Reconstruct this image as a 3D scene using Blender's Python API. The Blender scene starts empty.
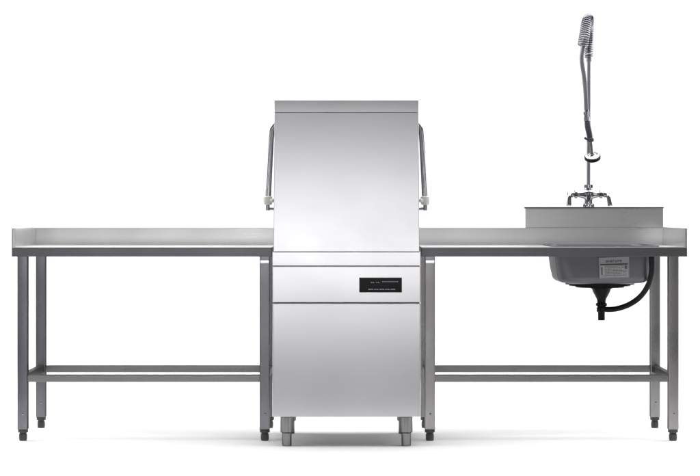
import bpy, bmesh, math, random
from mathutils import Vector, Matrix
random.seed(7)
R = math.radians
scene = bpy.context.scene
COL = scene.collection

# ------------------------------------------------------------------ materials
def new_mat(name):
    m = bpy.data.materials.new(name); m.use_nodes = True
    nt = m.node_tree
    return m, nt, nt.nodes['Principled BSDF']

def steel(name, base, rough, stretch=(1.0, 60.0, 60.0), grain=0.02, smudge=0.05, bump=0.006, cvar=.03, tint=(1, 1, 1)):
    """brushed stainless steel: fine grain along one axis, soft handling marks in the gloss"""
    m, nt, b = new_mat(name)
    N, L = nt.nodes, nt.links
    tc = N.new('ShaderNodeTexCoord')
    mp = N.new('ShaderNodeMapping'); mp.inputs['Scale'].default_value = stretch
    L.new(tc.outputs['Object'], mp.inputs['Vector'])
    g = N.new('ShaderNodeTexNoise'); g.inputs['Scale'].default_value = 9.0; g.inputs['Detail'].default_value = 4
    L.new(mp.outputs['Vector'], g.inputs['Vector'])
    s = N.new('ShaderNodeTexNoise'); s.inputs['Scale'].default_value = 3.5; s.inputs['Detail'].default_value = 5
    L.new(tc.outputs['Object'], s.inputs['Vector'])
    r1 = N.new('ShaderNodeMapRange'); r1.inputs['To Min'].default_value = rough - grain; r1.inputs['To Max'].default_value = rough + grain
    r1.inputs['From Min'].default_value = 0.3; r1.inputs['From Max'].default_value = 0.7
    L.new(g.outputs['Fac'], r1.inputs['Value'])
    r2 = N.new('ShaderNodeMapRange'); r2.inputs['To Min'].default_value = -smudge * 0.5; r2.inputs['To Max'].default_value = smudge * 0.5
    r2.inputs['From Min'].default_value = 0.3; r2.inputs['From Max'].default_value = 0.7
    L.new(s.outputs['Fac'], r2.inputs['Value'])
    ad = N.new('ShaderNodeMath'); ad.operation = 'ADD'; ad.use_clamp = True
    L.new(r1.outputs[0], ad.inputs[0]); L.new(r2.outputs[0], ad.inputs[1])
    L.new(ad.outputs[0], b.inputs['Roughness'])
    rc = N.new('ShaderNodeMapRange'); rc.inputs['To Min'].default_value = 1 - cvar; rc.inputs['To Max'].default_value = 1 + cvar
    rc.inputs['From Min'].default_value = 0.3; rc.inputs['From Max'].default_value = 0.7
    L.new(g.outputs['Fac'], rc.inputs['Value'])
    mx = N.new('ShaderNodeVectorMath'); mx.operation = 'SCALE'
    mx.inputs[0].default_value = (base * tint[0], base * tint[1], base * tint[2])
    L.new(rc.outputs[0], mx.inputs['Scale'])
    L.new(mx.outputs[0], b.inputs['Base Color'])
    bp = N.new('ShaderNodeBump'); bp.inputs['Strength'].default_value = bump; bp.inputs['Distance'].default_value = 0.002
    L.new(g.outputs['Fac'], bp.inputs['Height']); L.new(bp.outputs['Normal'], b.inputs['Normal'])
    b.inputs['Metallic'].default_value = 1.0
    return m

def plain(name, col, rough, metal=0.0, var=0.08, bump=0.0, scale=40):
    m, nt, b = new_mat(name)
    N, L = nt.nodes, nt.links
    tc = N.new('ShaderNodeTexCoord')
    n = N.new('ShaderNodeTexNoise'); n.inputs['Scale'].default_value = scale; n.inputs['Detail'].default_value = 4
    L.new(tc.outputs['Object'], n.inputs['Vector'])
    r = N.new('ShaderNodeMapRange'); r.inputs['To Min'].default_value = 1 - var; r.inputs['To Max'].default_value = 1 + var
    r.inputs['From Min'].default_value = 0.3; r.inputs['From Max'].default_value = 0.7
    L.new(n.outputs['Fac'], r.inputs['Value'])
    v = N.new('ShaderNodeVectorMath'); v.operation = 'SCALE'; v.inputs[0].default_value = col
    L.new(r.outputs[0], v.inputs['Scale']); L.new(v.outputs[0], b.inputs['Base Color'])
    b.inputs['Roughness'].default_value = rough; b.inputs['Metallic'].default_value = metal
    if bump:
        bp = N.new('ShaderNodeBump'); bp.inputs['Strength'].default_value = bump; bp.inputs['Distance'].default_value = 0.001
        L.new(n.outputs['Fac'], bp.inputs['Height']); L.new(bp.outputs['Normal'], b.inputs['Normal'])
    return m

M = {}
M['panel'] = steel('panel_steel', 0.60, 0.215, stretch=(1, 60, 60), grain=0.005, smudge=0.022, bump=0.0, cvar=.005, tint=(1, .985, 1.01))
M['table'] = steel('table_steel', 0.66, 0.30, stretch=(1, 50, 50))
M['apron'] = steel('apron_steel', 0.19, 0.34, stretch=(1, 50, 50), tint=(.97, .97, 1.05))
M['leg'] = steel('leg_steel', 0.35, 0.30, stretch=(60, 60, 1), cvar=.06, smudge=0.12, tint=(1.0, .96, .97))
M['leg_shaded'] = steel('shaded_leg_steel', 0.20, 0.26, stretch=(60, 60, 1), cvar=.06, smudge=0.12, tint=(.96, .96, 1.05))  # leg steel with the left table's shade put into its base colour
M['rail'] = steel('rail_steel', 0.25, 0.32, stretch=(1, 60, 60), smudge=0.10)
M['bowl'] = plain('grey_coated_steel', (.135, .136, .148), 0.40, 0.6, var=.06, scale=6)
M['chrome'] = plain('polished_chrome', (.42, .42, .44), 0.12, 1.0, var=.03)
M['darkchrome'] = plain('dark_chrome', (.28, .28, .31), 0.16, 1.0, var=.08)  # base colour darkened in place of dark reflections the white set lacks
M['tube'] = plain('tube_steel', (.50, .50, .52), 0.16, 1.0, var=.05)
M['hose'] = plain('grey_hose', (.20, .20, .22), 0.34, 0.6, var=.08)
M['foot'] = plain('dark_foot_plastic', (.07, .068, .066), 0.42, 0, var=.2)
M['footmetal'] = steel('foot_steel', 0.24, 0.24, stretch=(60, 60, 1))
M['recess'] = plain('dark_seam', (.03, .03, .032), 0.6)
M['black'] = plain('black_plastic', (.010, .010, .011), 0.42, var=.2)
M['rubber'] = plain('black_rubber', (.012, .012, .013), 0.55, var=.2)
M['grip'] = plain('grey_grip_rubber', (.045, .045, .055), 0.40, var=.2)
M['white'] = plain('white_plastic', (.62, .61, .57), 0.4, var=.08)
M['glass'] = plain('display_glass', (.006, .006, .007), 0.22, var=.1)
M['mark'] = plain('display_print', (.33, .35, .38), 0.5)
M['paper'] = plain('silver_sticker', (.24, .24, .245), 0.5, 0.0, var=.05, scale=60)
M['paperlight'] = plain('sticker_field', (.32, .32, .32), 0.5, 0.0, var=.12, scale=90)
M['ink'] = plain('sticker_ink', (.02, .02, .022), 0.6)
M['inkgrey'] = plain('sticker_fine_print', (.09, .09, .095), 0.6)
M['studio'] = plain('unseen_grey_floor', (.16, .16, .165), 0.8, var=.1, scale=3)
M['backdrop'] = plain('white_studio_backdrop', (.80, .80, .80), 0.75, var=.01, scale=2)
M['backdrop'].node_tree.nodes['Principled BSDF'].inputs['Specular IOR Level'].default_value = 0.1

# ------------------------------------------------------------------ mesh helpers
def add_box(bm, x0, x1, y0, y1, z0, z1, bev=0.0, mi=0, seg=2):
    vs = [bm.verts.new((x, y, z)) for z in (z0, z1) for y in (y0, y1) for x in (x0, x1)]
    idx = [(0, 2, 3, 1), (4, 5, 7, 6), (0, 1, 5, 4), (2, 6, 7, 3), (0, 4, 6, 2), (1, 3, 7, 5)]
    fs = [bm.faces.new([vs[i] for i in f]) for f in idx]
    for f in fs: f.material_index = mi
    if bev:
        es = list({e for f in fs for e in f.edges})
        bmesh.ops.bevel(bm, geom=es, offset=bev, segments=seg, profile=0.5, affect='EDGES', material=mi)
    return vs

def frame_of(d):
    d = d.normalized()
    a = Vector((0, 0, 1)) if abs(d.z) < 0.9 else Vector((1, 0, 0))
    u = d.cross(a).normalized(); v = d.cross(u).normalized()
    return u, v

def add_lathe(bm, origin, axis, prof, n=32, mi=0):
    """prof: (radius, distance along axis)"""
    o = Vector(origin); d = Vector(axis).normalized(); u, v = frame_of(d)
    rings = []
    for r, t in prof:
        c = o + d * t
        rings.append([bm.verts.new(c + (u * math.cos(2 * math.pi * k / n) + v * math.sin(2 * math.pi * k / n)) * max(r, 1e-5)) for k in range(n)])
    for a, b in zip(rings, rings[1:]):
        for k in range(n):
            f = bm.faces.new((a[k], a[(k + 1) % n], b[(k + 1) % n], b[k])); f.material_index = mi
    for ring in (rings[0], rings[-1]):
        f = bm.faces.new(ring); f.material_index = mi

def catmull(pts, n=10):
    P = [Vector(p) for p in pts]; P = [P[0] * 2 - P[1]] + P + [P[-1] * 2 - P[-2]]
    out = []
    for i in range(1, len(P) - 2):
        p0, p1, p2, p3 = P[i - 1:i + 3]
        for k in range(n):
            t = k / n
            out.append(0.5 * ((2 * p1) + (p2 - p0) * t + (2 * p0 - 5 * p1 + 4 * p2 - p3) * t * t + (3 * p1 - p0 - 3 * p2 + p3) * t ** 3))
    out.append(P[-2]); return out

def frames(pts):
    T = []
    for i in range(len(pts)):
        a = pts[max(i - 1, 0)]; b = pts[min(i + 1, len(pts) - 1)]
        T.append((b - a).normalized())
    u, v = frame_of(T[0]); out = []
    for t in T:
        u = (u - t * u.dot(t)).normalized(); v = t.cross(u)
        out.append((t, u.copy(), v.copy()))
    return out

def add_tube(bm, pts, rad, n=16, mi=0):
    pts = [Vector(p) for p in pts]; F = frames(pts); rings = []
    for i, (p, (t, u, v)) in enumerate(zip(pts, F)):
        r = rad[i] if isinstance(rad, (list, tuple)) else rad
        rings.append([bm.verts.new(p + (u * math.cos(2 * math.pi * k / n) + v * math.sin(2 * math.pi * k / n)) * r) for k in range(n)])
    for a, b in zip(rings, rings[1:]):
        for k in range(n):
            f = bm.faces.new((a[k], a[(k + 1) % n], b[(k + 1) % n], b[k])); f.material_index = mi
    for ring in (rings[0], rings[-1]):
        f = bm.faces.new(ring); f.material_index = mi

def matte(m, v):
    m.node_tree.nodes['Principled BSDF'].inputs['Specular IOR Level'].default_value = v
for k in ('black', 'rubber', 'glass', 'recess'): matte(M[k], .12)
for k in ('foot', 'grip', 'bowl'): matte(M[k], .25)
for k in ('chrome', 'darkchrome', 'tube', 'leg', 'leg_shaded', 'rail', 'apron', 'bowl', 'footmetal'):      # dark edge tint stands in for dark surroundings in grazing reflections
    M[k].node_tree.nodes['Principled BSDF'].inputs['Specular Tint'].default_value = (.12, .12, .13, 1)

def build(name, bm, mats, parent=None, loc=(0, 0, 0), origin=None, sharp=35):
    """link ONE mesh object; bm is in world metres, re-based on its thing's (or its own) origin"""
    bmesh.ops.recalc_face_normals(bm, faces=bm.faces[:])
    me = bpy.data.meshes.new(name); bm.to_mesh(me); bm.free()
    for m in (mats if isinstance(mats, (list, tuple)) else [mats]): me.materials.append(m)
    for p in me.polygons: p.use_smooth = True
    me.set_sharp_from_angle(angle=R(sharp))
    o = bpy.data.objects.new(name, me); COL.objects.link(o)
    base = Vector((0, 0, 0)); q = parent
    while q is not None:
        base += q.location; q = q.parent
    org = Vector(origin) if origin is not None else base
    me.transform(Matrix.Translation(-org))
    o.location = org - base
    wn = o.modifiers.new('weighted_normals', 'WEIGHTED_NORMAL'); wn.keep_sharp = True
    o.parent = parent
    return o

def thing(name, label, cat, loc, group=None):
    o = bpy.data.objects.new(name, None); COL.objects.link(o)
    o.empty_display_size = 0.1
    o.location = loc; o['label'] = label; o['category'] = cat
    if group: o['group'] = group
    return o

def dup(o, parent, dloc):
    c = o.copy(); COL.objects.link(c); c.parent = parent; c.location = o.location + Vector(dloc)
    for ch in list(o.children):
        d = ch.copy(); COL.objects.link(d); d.parent = c
    return c

# ------------------------------------------------------------------ setting: white studio sweep
bm = bmesh.new()
prof = [(-1.33, 0), (0, 0), (4, 0)]
for k in range(1, 13):
    a = k / 12 * math.pi / 2
    prof.append((4 + 2.5 * math.sin(a), 2.5 - 2.5 * math.cos(a)))
prof.append((6.5, 7))
XS = [-14, -7, 0, 7, 14]
rows = [[bm.verts.new((x, y, z)) for x in XS] for y, z in prof]
for a, b in zip(rows, rows[1:]):
    for k in range(len(XS) - 1): bm.faces.new((a[k], a[k + 1], b[k + 1], b[k]))
o = build('studio_backdrop', bm, M['backdrop'], sharp=60)
o['kind'] = 'structure'
bm = bmesh.new()
bm.faces.new([bm.verts.new(p) for p in ((-40, -40, -.006), (40, -40, -.006), (40, 40, -.006), (-40, 40, -.006))])
o = build('unseen_dark_floor', bm, M['studio'])  # unseen floor ahead of the sweep, added to darken the steel's reflections
o['kind'] = 'structure'

# ------------------------------------------------------------------ work tables
ZT, ZA = 0.849, 0.807         # top of the sheet, bottom of its folded edge
YF, YB = -0.030, 0.600        # front and back edge
LY = 0.55                     # back legs
LEG = 0.0222

def table(name, label, x0, x1, legs, outer, legmat, hole=None):
    root = thing(name, label, 'work table', ((x0 + x1) / 2, 0.285, 0))
    # --- top sheet with folded front edge
    bm = bmesh.new()
    if hole is None:
        add_box(bm, x0, x1, YF, YB, ZA + .004, ZT, 0.003)
    else:
        xs = [x0, hole[0], hole[1], x1]; ys = [YF, hole[2], hole[3], YB]
        V = {}
        for zi, z in enumerate((ZA + .004, ZT)):
            for i, x in enumerate(xs):
                for j, y in enumerate(ys): V[i, j, zi] = bm.verts.new((x, y, z))
        for zi in (0, 1):
            for i in range(3):
                for j in range(3):
                    if (i, j) != (1, 1):
                        bm.faces.new([V[i, j, zi], V[i + 1, j, zi], V[i + 1, j + 1, zi], V[i, j + 1, zi]])
        def wall(a, b): bm.faces.new([V[a + (0,)], V[b + (0,)], V[b + (1,)], V[a + (1,)]])
        for i in range(3): wall((i, 0), (i + 1, 0)); wall((i, 3), (i + 1, 3)); wall((0, i), (0, i + 1)); wall((3, i), (3, i + 1))
        wall((1, 1), (2, 1)); wall((1, 2), (2, 2)); wall((1, 1), (1, 2)); wall((2, 1), (2, 2))
    build('tabletop', bm, M['table'], root)
    bm = bmesh.new()
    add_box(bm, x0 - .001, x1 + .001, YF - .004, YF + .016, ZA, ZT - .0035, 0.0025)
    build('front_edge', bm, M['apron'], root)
    # --- raised rims
    bm = bmesh.new()
    add_box(bm, x0 + .002, x1 - .002, YB - .018, YB + .002, ZT - .006, ZT + .080, 0.003)
    build('back_rim', bm, M['table'], root)
    bm = bmesh.new()
    if outer < 0: add_box(bm, x0 - .002, x0 + .014, YF - .002, YB - .019, ZT - .008, ZT + .083, 0.003)
    else: add_box(bm, x1 - .014, x1 + .002, YF - .002, YB - .019, ZT - .008, ZT + .083, 0.003)
    build('side_rim', bm, M['table'], root)
    # --- legs with feet: one of each, then copies
    def leg_at(x, y):
        bm = bmesh.new()
        add_box(bm, x - LEG, x + LEG, y - LEG, y + LEG, 0.050, ZA + .010, 0.0035)
        return build('leg', bm, legmat, root, origin=(x, y, 0))
    L0 = leg_at(legs[0], 0)
    bm = bmesh.new()
    add_lathe(bm, (legs[0], 0, 0), (0, 0, 1), [(.0135, 0), (.0165, .002), (.0180, .010), (.0180, .026), (.0165, .030), (.0150, .034), (.0150, .036)], 24)
    add_lathe(bm, (legs[0], 0, 0), (0, 0, 1), [(.0205, .036), (.0222, .038), (.0222, .0495), (.0195, .052)], 24)
    ft = build('foot', bm, M['foot'], L0, origin=(legs[0], 0, 0))
    bm = bmesh.new()
    add_lathe(bm, (legs[0] + .002, -LEG + .001, .118), (0, -1, 0), [(.0052, 0), (.0052, .0022), (.0035, .0034), (.0008, .0036)], 14)
    build('screw', bm, M['darkchrome'], L0, origin=(legs[0], 0, 0))
    for x, y in ((legs[1], 0), (legs[0], LY), (legs[1], LY)):
        dup(L0, root, (x - legs[0], y, 0))
    # --- rails
    zr0, zr1 = 0.2575, 0.2895
    def rail(xa, xb, ya, yb, dz=0):
        bm = bmesh.new(); add_box(bm, xa, xb, ya, yb, zr0 + dz, zr1 + dz, 0.003)
        return build('stretcher', bm, M['rail'], root)
    w = 0.0150
    rail(legs[0] + .004, legs[1] - .004, -w, w)
    rail(legs[0] + .004, legs[1] - .004, LY - w, LY + w)
    rail(legs[0] - w, legs[0] + w, .004, LY - .004, .0015)
    rail(legs[1] - w, legs[1] + w, .004, LY - .004, .0015)
    # --- bright strip at the head of the inner front leg
    xi = legs[1] if outer < 0 else legs[0]
    bm = bmesh.new(); add_box(bm, xi - .0195, xi + .0195, -LEG - .003, -LEG + .004, .776, .792, 0.0012)
    build('bright_strip', bm, M['chrome'], root)
    return root

left = table('work_table', 'long steel work table without a sink, bare below its raised rim, left of the dishwasher', -1.469, -0.333, (-1.4254, -0.365), -1, M['leg_shaded'])

BX, BY, BW, BD = 1.137, 0.275, 0.2215, 0.215     # sink bowl centre and half sizes
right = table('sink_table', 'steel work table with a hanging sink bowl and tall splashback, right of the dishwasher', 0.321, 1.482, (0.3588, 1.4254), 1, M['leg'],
              hole=(BX - BW - .003, BX + BW + .003, BY - BD - .003, BY + BD + .003))
bm = bmesh.new()
add_box(bm, 0.827, 1.4705, YB - .016, YB + .050, ZT + .079, 1.0175, 0.003)
sp = build('splashback', bm, M['table'], right)
bm = bmesh.new()
add_box(bm, 0.8265, 1.472, YB - .020, YB + .054, 1.0180, 1.0250, 0.002)
build('lip', bm, M['apron'], sp)

# sink bowl: rounded rectangle lofted downwards, dished bottom
def rrect(cx, cy, hx, hy, r, n=10):
    out = []
    for sx, sy, a0 in ((1, 1, 0), (-1, 1, 90), (-1, -1, 180), (1, -1, 270)):
        for k in range(n + 1):
            a = R(a0 + 90 * k / n)
            out.append((cx + sx * (hx - r) + r * math.cos(a), cy + sy * (hy - r) + r * math.sin(a)))
    return out
bm = bmesh.new()
levels = [(.018, .040, .8500), (.016, .040, .8525), (.002, .050, .8525), (-.002, .055, .846), (-.004, .060, .800), (-.010, .066, .750), (-.017, .072, .715)]
for k in range(1, 7):
    a = R(15 * k)
    levels.append((-.017 - .036 * (1 - math.cos(a)), .072, .715 - .030 * math.sin(a)))
levels += [(-.085, .075, .680), (-.125, .070, .674), (-.165, .045, .670)]
rings = []
for off, r, z in levels:
    rings.append([bm.verts.new((x, y, z)) for x, y in rrect(BX, BY, BW + off, BD + off, min(r, BD + off - .002))])
n = len(rings[0])
for a, b in zip(rings, rings[1:]):
    for k in range(n): bm.faces.new((a[k], a[(k + 1) % n], b[(k + 1) % n], b[k]))
bm.faces.new(rings[-1])
bowl = build('sink_bowl', bm, M['bowl'], right, sharp=50)
sd = bowl.modifiers.new('thickness', 'SOLIDIFY'); sd.thickness = 0.0015; sd.offset = 1
# black ring standing in for the shade under the bowl
bm = bmesh.new()
add_lathe(bm, (BX, BY, 0), (0, 0, 1), [(.156, .690), (.156, .6755), (.138, .6750), (.138, .6690), (.110, .6685), (.110, .662), (.05, .6615)], 40)
build('shade_ring', bm, M['black'], bowl)

# rating sticker on the front of the bowl
def sticker():
    bm = bmesh.new()
    W, H = .1330, .0930
    add_box(bm, -W / 2, W / 2, -.0006, .0006, -H / 2, H / 2, 0, 0)
    add_box(bm, -W / 2 + .004, W / 2 - .004, -.0012, 0, -H / 2 + .004, H / 2 - .036, 0, 1)         # lighter field
    add_box(bm, -W / 2 + .005, W / 2 - .006, -.0016, 0, H / 2 - .0335, H / 2 - .0285, 0, 2)        # rule
    # heading: seven heavy characters, too small in the photo to be read
    x = -.036
    for k in range(7):
        w = .0074
        add_box(bm, x, x + .0022, -.0016, 0, H / 2 - .0215, H / 2 - .0125, 0, 2)
        if k % 3 != 1: add_box(bm, x + .0022, x + w - .001, -.0015, 0, H / 2 - .0150, H / 2 - .0126, 0, 2)
        if k % 2 == 0: add_box(bm, x + .0022, x + w, -.0015, 0, H / 2 - .0214, H / 2 - .0192, 0, 2)
        if k != 3: add_box(bm, x + w - .002, x + w, -.0016, 0, H / 2 - .0190, H / 2 - .0135, 0, 2)
        x += .0104
    # fine print rows
    add_box(bm, -W / 2 + .010, -W / 2 + .0145, -.0018, 0, -.030, .004, 0, 2)                     # upright emblem bar
    for j in range(7):
        z = .006 - j * .0068; x = -W / 2 + .026; end = W / 2 - (.012 if j not in (2, 5) else .034)
        while x < end:
            w = random.uniform(.004, .014)
            add_box(bm, x, min(x + w, end), -.0017, 0, z, z + .0026, 0, 3)
            x += w + .0028
    add_box(bm, W / 2 - .020, W / 2 - .009, -.0019, 0, -.006, .010, 0, 3)
    bmesh.ops.rotate(bm, verts=bm.verts[:], cent=(0, 0, 0), matrix=Matrix.Rotation(R(-1.8), 3, 'Y'))
    bmesh.ops.rotate(bm, verts=bm.verts[:], cent=(0, 0, 0), matrix=Matrix.Rotation(R(6.0), 3, 'X'))
    bmesh.ops.translate(bm, verts=bm.verts[:], vec=(1.1755, BY - BD + .0045, .756))
    return bm
o = build('sticker', sticker(), [M['paper'], M['paperlight'], M['ink'], M['inkgrey']], bowl)
o['label'] = 'silver rating sticker with dark heading and fine print'

# drain, tailpiece and overflow hose
DX = 1.1445
bm = bmesh.new()
add_lathe(bm, (DX, BY, 0), (0, 0, 1), [(.046, .672), (.049, .668), (.049, .657), (.043, .655), (.041, .648), (.038, .640), (.030, .625), (.022, .610), (.0195, .600),
                                       (.0195, .592), (.0245, .590), (.0255, .586), (.0255, .580), (.020, .577), (.018, .573), (.022, .571), (.022, .553), (.018, .550)], 36)
drain = build('drain', bm, M['black'], right)
bm = bmesh.new()
add_lathe(bm, (DX, BY, 0), (0, 0, 1), [(.0158, .556), (.0158, .516), (.0145, .513), (.0120, .513), (.0120, .52)], 28)
build('tailpipe', bm, M['black'], drain)
bm = bmesh.new()
pts = catmull([(DX + .010, BY, .563), (DX + .040, BY - .008, .5625), (DX + .075, BY - .02, .568), (1.266, BY - .05, .588), (1.308, BY - .09, .624), (1.334, BY - .15, .676),
               (1.342, BY - .205, .735), (1.338, BY - .235, .790), (1.336, BY - .236, .822)], 12)
add_tube(bm, pts, 0.0125, 18)
build('overflow_hose', bm, M['rubber'], right)

# ------------------------------------------------------------------ hood dishwasher
MX, MF, MB = -0.0065, -0.250, 0.400
HW = 0.3165
dw = thing('dishwasher', 'tall stainless hood type dishwasher with a black control display, standing between the two tables', 'dishwasher', (MX, 0.075, 0))
# inner carcass, dark in the seams
bm = bmesh.new()
add_box(bm, MX - HW + .004, MX + HW - .004, MF + .010, MB - .004, .135, .850, .002)
build('carcass', bm, M['recess'], dw)
def panel(name, z0, z1, hw0, hw1, yf, yb, bev, mat, mid=None):
    bm = bmesh.new()
    lev = [(z0, hw0)] + ([mid] if mid else []) + [(z1, hw1)]
    rg = [[bm.verts.new((MX + s * h, y, z)) for s, y in ((-1, yf), (1, yf), (1, yb), (-1, yb))] for z, h in lev]
    bm.faces.new(rg[0]); bm.faces.new(rg[-1])
    for a, b in zip(rg, rg[1:]):
        for k in range(4): bm.faces.new((a[k], a[(k + 1) % 4], b[(k + 1) % 4], b[k]))
    es = [e for e in bm.edges if not (mid and abs(e.verts[0].co.z - mid[0]) < 1e-6 and abs(e.verts[1].co.z - mid[0]) < 1e-6)]
    bmesh.ops.bevel(bm, geom=es, offset=bev, segments=3, profile=.5, affect='EDGES')
    return build(name, bm, mat, dw)
panel('hood', .8330, 1.4262, HW - .0048, HW - .0088, MF, MB, .0022, M['panel'])
panel('hood_lid', 1.4275, 1.4805, HW - .0088, HW - .0085, MF - .001, MB + .002, .0018, M['panel'])
panel('rail_panel', .7730, .8315, HW, HW, MF, MB - .002, .0018, M['panel'])
cp = panel('control_panel', .6160, .7705, HW, HW, MF, MB - .002, .003, M['panel'])
panel('door', .1275, .6120, HW, HW, MF - .002, MB - .002, .004, M['panel'])
# control display
bm = bmesh.new()
dx0, dx1, dz0, dz1 = .0480, .2300, .6592, .7225
add_box(bm, dx0, dx1, MF - .004, MF + .004, dz0, dz1, .0015, 0)
yy = MF - .0046
for k in range(9):                                              # row of pilot marks
    x = .1460 + k * .0078
    add_box(bm, x, x + .0048, yy, yy + .002, .7035, .7072, 0, 1)
for x in (.0975, .1060, .1200, .1285):                          # two small read-outs
    add_box(bm, x, x + .0062, yy, yy + .002, .7000, .7022, 0, 1)
    add_box(bm, x, x + .0015, yy, yy + .002, .7030, .7055, 0, 1)
x = .0870
for k in range(5):                                              # printed key names, unreadably small
    for j in range(3):
        add_box(bm, x + j * .0068, x + j * .0068 + .0050, yy, yy + .002, .6705 + (j % 2) * .0006, .6745 - (k % 2) * .0006, 0, 1)
    x += .0238
d = build('display', bm, [M['glass'], M['mark']], cp)
d['label'] = 'black control display with rows of tiny light marks'
# feet
fx = (286.2 - 347) / 234.3
def foot_at(x, y):
    bm = bmesh.new()
    add_lathe(bm, (x, y, 0), (0, 0, 1), [(.0185, 0), (.0205, .003), (.0205, .052), (.0200, .056)], 32)
    add_lathe(bm, (x, y, 0), (0, 0, 1), [(.0225, .056), (.0275, .060), (.0275, .124), (.0310, .126), (.0310, .137)], 32)
    return build('foot', bm, M['footmetal'], dw, origin=(x, y, 0))
f0 = foot_at(MX - .256, MF + .045)
for a, b in ((.512, 0), (0, .50), (.512, .50)): dup(f0, dw, (a, b, 0))
# hood lifting bars on both sides
for s in (-1, 1):
    bm = bmesh.new()
    pts = catmull([(MX + s * .295, 0, 1.392), (MX + s * .312, 0, 1.388), (MX + s * .326, 0, 1.366), (MX + s * .3305, 0, 1.330), (MX + s * .335, 0, 1.25), (MX + s * .3445, 0, 1.05)], 10)
    add_tube(bm, pts, .0128, 20)
    bar = build('lift_bar', bm, M['tube'], dw)
    bm = bmesh.new()
    xc = MX + s * .345
    add_lathe(bm, (xc, 0, 0), (0, 0, 1), [(.014, 1.072), (.0195, 1.069), (.0205, 1.062), (.0205, 1.050), (.0185, 1.041), (.0185, 1.036), (.013, 1.033)], 28)
    add_lathe(bm, (xc - s * .010, -.010, 1.052), (-s * .9, -.4, 0), [(.009, 0), (.009, .014), (.0075, .016)], 16)
    build('clamp', bm, M['white'], bar)
    bm = bmesh.new()
    add_tube(bm, [(xc, 0, 1.045), (xc, 0, 1.022), (xc, 0, 1.009)], .0082, 16)
    add_tube(bm, [(xc + s * .002, 0, 1.016), (MX + s * .30, 0, 1.016)], .006, 16)
    build('pivot_rod', bm, M['darkchrome'], bar)

# ------------------------------------------------------------------ pre-rinse faucet
FX, FY, FZ = 1.1217, 0.590, 1.0252
fa = thing('spray_faucet', 'tall chrome spray faucet with coiled spring and two levers, on the splashback above the sink', 'faucet', (FX, FY, FZ))
bm = bmesh.new()
add_lathe(bm, (FX, FY, FZ), (0, 0, 1), [(.022, 0), (.024, .003), (.024, .010), (.018, .014), (.0175, .030), (.0205, .040), (.0255, .050), (.0270, .060), (.0262, .069), (.0235, .0735), (.0180, .0742), (.0172, .0885),
                                        (.0205, .0890), (.0205, .1035), (.0110, .1040)], 32)
for s in (-1, 1):
    add_lathe(bm, (FX + s * .014, FY - .008, FZ), (0, 0, 1), [(.011, 0), (.0125, .003), (.0125, .012), (.008, .017)], 20)
    add_lathe(bm, (FX, FY, FZ + .060), (s, 0, 0), [(.025, .0), (.0235, .016), (.0185, .030), (.0150, .044), (.0140, .052), (.0195, .053), (.0195, .064), (.0130, .066), (.0120, .070), (.0155, .071), (.0155, .092), (.0125, .097), (.006, .099)], 28)
body = build('mixer_body', bm, M['chrome'], fa, sharp=30)
for s in (-1, 1):
    bm = bmesh.new()
    pts = catmull([(FX + s * .080, FY - .008, FZ + .060), (FX + s * .088, FY - .014, FZ + .056), (FX + s * .0925, FY - .020, FZ + .044), (FX + s * (.094 if s < 0 else .098), FY - .022, FZ + .014)], 8)
    k = len(pts)
    add_tube(bm, pts, [.0125 - .0025 * math.sin(i / (k - 1) * math.pi) for i in range(k)], 18)
    add_lathe(bm, pts[-1], (pts[-1] - pts[-2]), [(.0118, -.001), (.0125, .002), (.0125, .006), (.008, .010)], 18)
    build('lever_handle', bm, M['chrome'], fa)
# riser
bm = bmesh.new()
add_tube(bm, [(FX, FY, FZ + .094), (FX + .001, FY, FZ + .40), (FX + .002, FY, 1.735)], .0085, 18)
add_lathe(bm, (FX + .002, FY, 0), (0, 0, 1), [(.0085, 1.700), (.012, 1.704), (.012, 1.722), (.0085, 1.728)], 18)
build('riser', bm, M['hose'], fa)
# hose path: up out of the riser, over in a narrow loop towards the front and down to the spray gun
path = catmull([(FX + .002, FY, 1.722), (FX + .002, FY, 1.800), (FX, FY - .020, 1.864), (FX - .008, FY - .075, 1.897), (FX - .022, FY - .135, 1.877),
                (FX - .035, FY - .170, 1.820), (FX - .045, FY - .186, 1.765), (FX - .0525, FY - .192, 1.70), (FX - .0415, FY - .193, 1.62), (FX - .0345, FY - .193, 1.54), (FX - .0315, FY - .192, 1.455)], 26)
bm = bmesh.new(); add_tube(bm, path, .0102, 16)
build('hose', bm, M['hose'], fa)
# coil: wire wound round the hose along the loop
idx_end = int(26 * 6.15)
sub = path[:idx_end]
F = frames(sub)
S = [0]
for a, b in zip(sub, sub[1:]): S.append(S[-1] + (b - a).length)
total = S[-1]; turns = 40; steps = turns * 14; wire = []
j = 0
for i in range(steps + 1):
    s = total * i / steps
    while j < len(S) - 2 and S[j + 1] < s: j += 1
    t = (s - S[j]) / max(S[j + 1] - S[j], 1e-9)
    p = sub[j].lerp(sub[j + 1], t); u = F[j][1].lerp(F[j + 1][1], t); v = F[j][2].lerp(F[j + 1][2], t)
    a = 2 * math.pi * turns * i / steps
    r = .0165 + .0060 * min(1, s / (total * .75))
    wire.append(p + (u * math.cos(a) + v * math.sin(a)) * r)
bm = bmesh.new(); add_tube(bm, wire, .0036, 8)
build('spring', bm, M['darkchrome'], fa)
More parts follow.
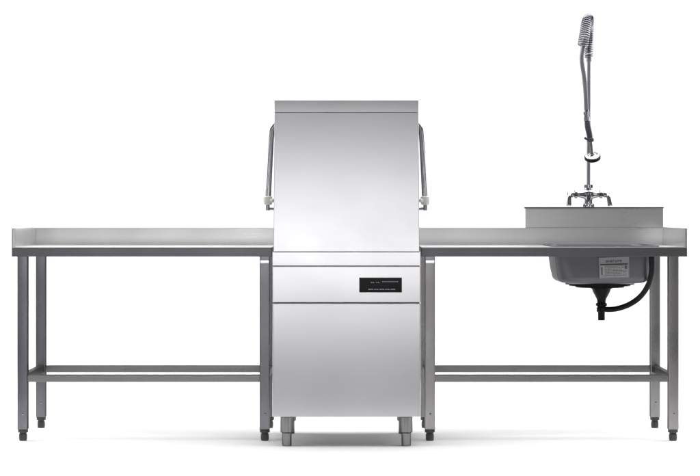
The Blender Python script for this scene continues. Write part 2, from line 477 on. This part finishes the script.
# spray gun hanging in front of the riser
gy = FY - .192
G0 = Vector((FX - .0190, gy, 1.462))
def gx(px): return (px - 348) / 218.6
def gz(py): return 1.011 + (210 - py) / 218.6
bm = bmesh.new()
g_top, g_mid = Vector((gx(586.4), gy, gz(112))), Vector((gx(587.0), gy, gz(121)))
add_lathe(bm, g_top, g_mid - g_top, [(.0112, -.010), (.0118, -.0005), (.0140, 0), (.0140, .012), (.0118, .0125), (.0118, .024), (.0140, .0245), (.0140, .042)], 24)
gun = build('spray_gun', bm, M['chrome'], fa)
bm = bmesh.new()
gp = catmull([(gx(587.0), gy, gz(120)), (gx(587.8), gy, gz(127)), (gx(589.3), gy, gz(134)), (gx(590.2), gy, gz(141))], 8)
add_tube(bm, gp, [.0118 + .0022 * math.sin(i / (len(gp) - 1) * math.pi) for i in range(len(gp))], 20)
build('grip', bm, M['grip'], gun)
bm = bmesh.new()
add_lathe(bm, (gx(590.2), gy, gz(138.3)), (0.08, 0, -1), [(.013, 0), (.0165, .002), (.0165, .014), (.012, .017)], 24)
add_tube(bm, catmull([(gx(588.5), gy - .006, gz(139.5)), (gx(585.8), gy - .012, gz(139)), (gx(584.3), gy - .014, gz(137.6))], 6), .0052, 12)
build('trigger', bm, M['grip'], gun)
ax = Vector((.10, .50, -.86)).normalized()
hc = Vector((gx(592.2), gy - .005, gz(154.4)))
bm = bmesh.new()
add_tube(bm, catmull([(gx(590.6), gy, gz(141)), (gx(591.2), gy - .002, gz(147)), (gx(591.7), gy - .004, gz(153.5))], 6), .0078, 18)
add_lathe(bm, hc, ax, [(.0105, -.006), (.013, .000), (.026, .003), (.033, .006), (.0335, .010)], 36)
for k in range(5):
    a = R(150 + 60 * k * .8); u, v = frame_of(ax)
    add_lathe(bm, hc + (u * math.cos(a) + v * math.sin(a)) * .021 + ax * .0030, -ax, [(.0035, -.002), (.0035, .0022), (.002, .003)], 10, 1)
build('spray_head', bm, [M['chrome'], M['black']], gun)
bm = bmesh.new()
add_lathe(bm, hc, ax, [(.0335, .0075), (.0365, .009), (.0375, .014), (.0365, .022), (.031, .027), (.012, .028)], 36)
build('bumper_ring', bm, M['rubber'], gun)

# ------------------------------------------------------------------ camera
cam = bpy.data.cameras.new('camera'); co = bpy.data.objects.new('camera', cam); COL.objects.link(co)
co.location = (0, -9.3, 1.011); co.rotation_euler = (R(90), 0, 0)
cam.sensor_width = 36; cam.lens = 36 * 2120 / 700
cam.shift_x = 2 / 700; cam.shift_y = -28 / 700
cam.clip_end = 200
scene.camera = co

# ------------------------------------------------------------------ studio light
w = bpy.data.worlds.new('World'); scene.world = w; w.use_nodes = True
bg = w.node_tree.nodes['Background']; bg.inputs['Color'].default_value = (1, 1, 1.02, 1); bg.inputs['Strength'].default_value = 0.15
def area(name, loc, target, sx, sy, radiance, col=(1, 1, 1)):
    l = bpy.data.lights.new(name, 'AREA'); l.shape = 'RECTANGLE'; l.size = sx; l.size_y = sy
    l.energy = radiance * math.pi * sx * sy; l.color = col
    o = bpy.data.objects.new(name, l); COL.objects.link(o); o.location = loc
    o.rotation_euler = (Vector(target) - Vector(loc)).to_track_quat('-Z', 'Y').to_euler()
    return o
area('overhead_softbox', (0, 1.2, 3.4), (0, 1.2, 0), 10, 5.6, 3.6)
area('backdrop_lamp', (-5.5, 2.0, 2.6), (0, 6.0, 1.0), 2.5, 2.5, 7)
area('backdrop_lamp', (5.5, 2.0, 2.6), (0, 6.0, 1.0), 2.5, 2.5, 7)
area('side_strip_lamp', (-5.2, -4.5, 1.2), (0, 0, 1.0), 0.8, 2.2, 3.5)
area('side_strip_lamp', (5.2, -4.5, 1.2), (0, 0, 1.0), 0.8, 2.2, 3.5)
area('front_softbox', (-0.95, -13.0, 0.68), (-0.95, 0, 0.68), 5.5, 1.22, 3.3)

vs = scene.view_settings
vs.view_transform = 'Standard'; vs.look = 'None'; vs.exposure = 0; vs.gamma = 1; vs.use_curve_mapping = False
scene.cycles.max_bounces = 8
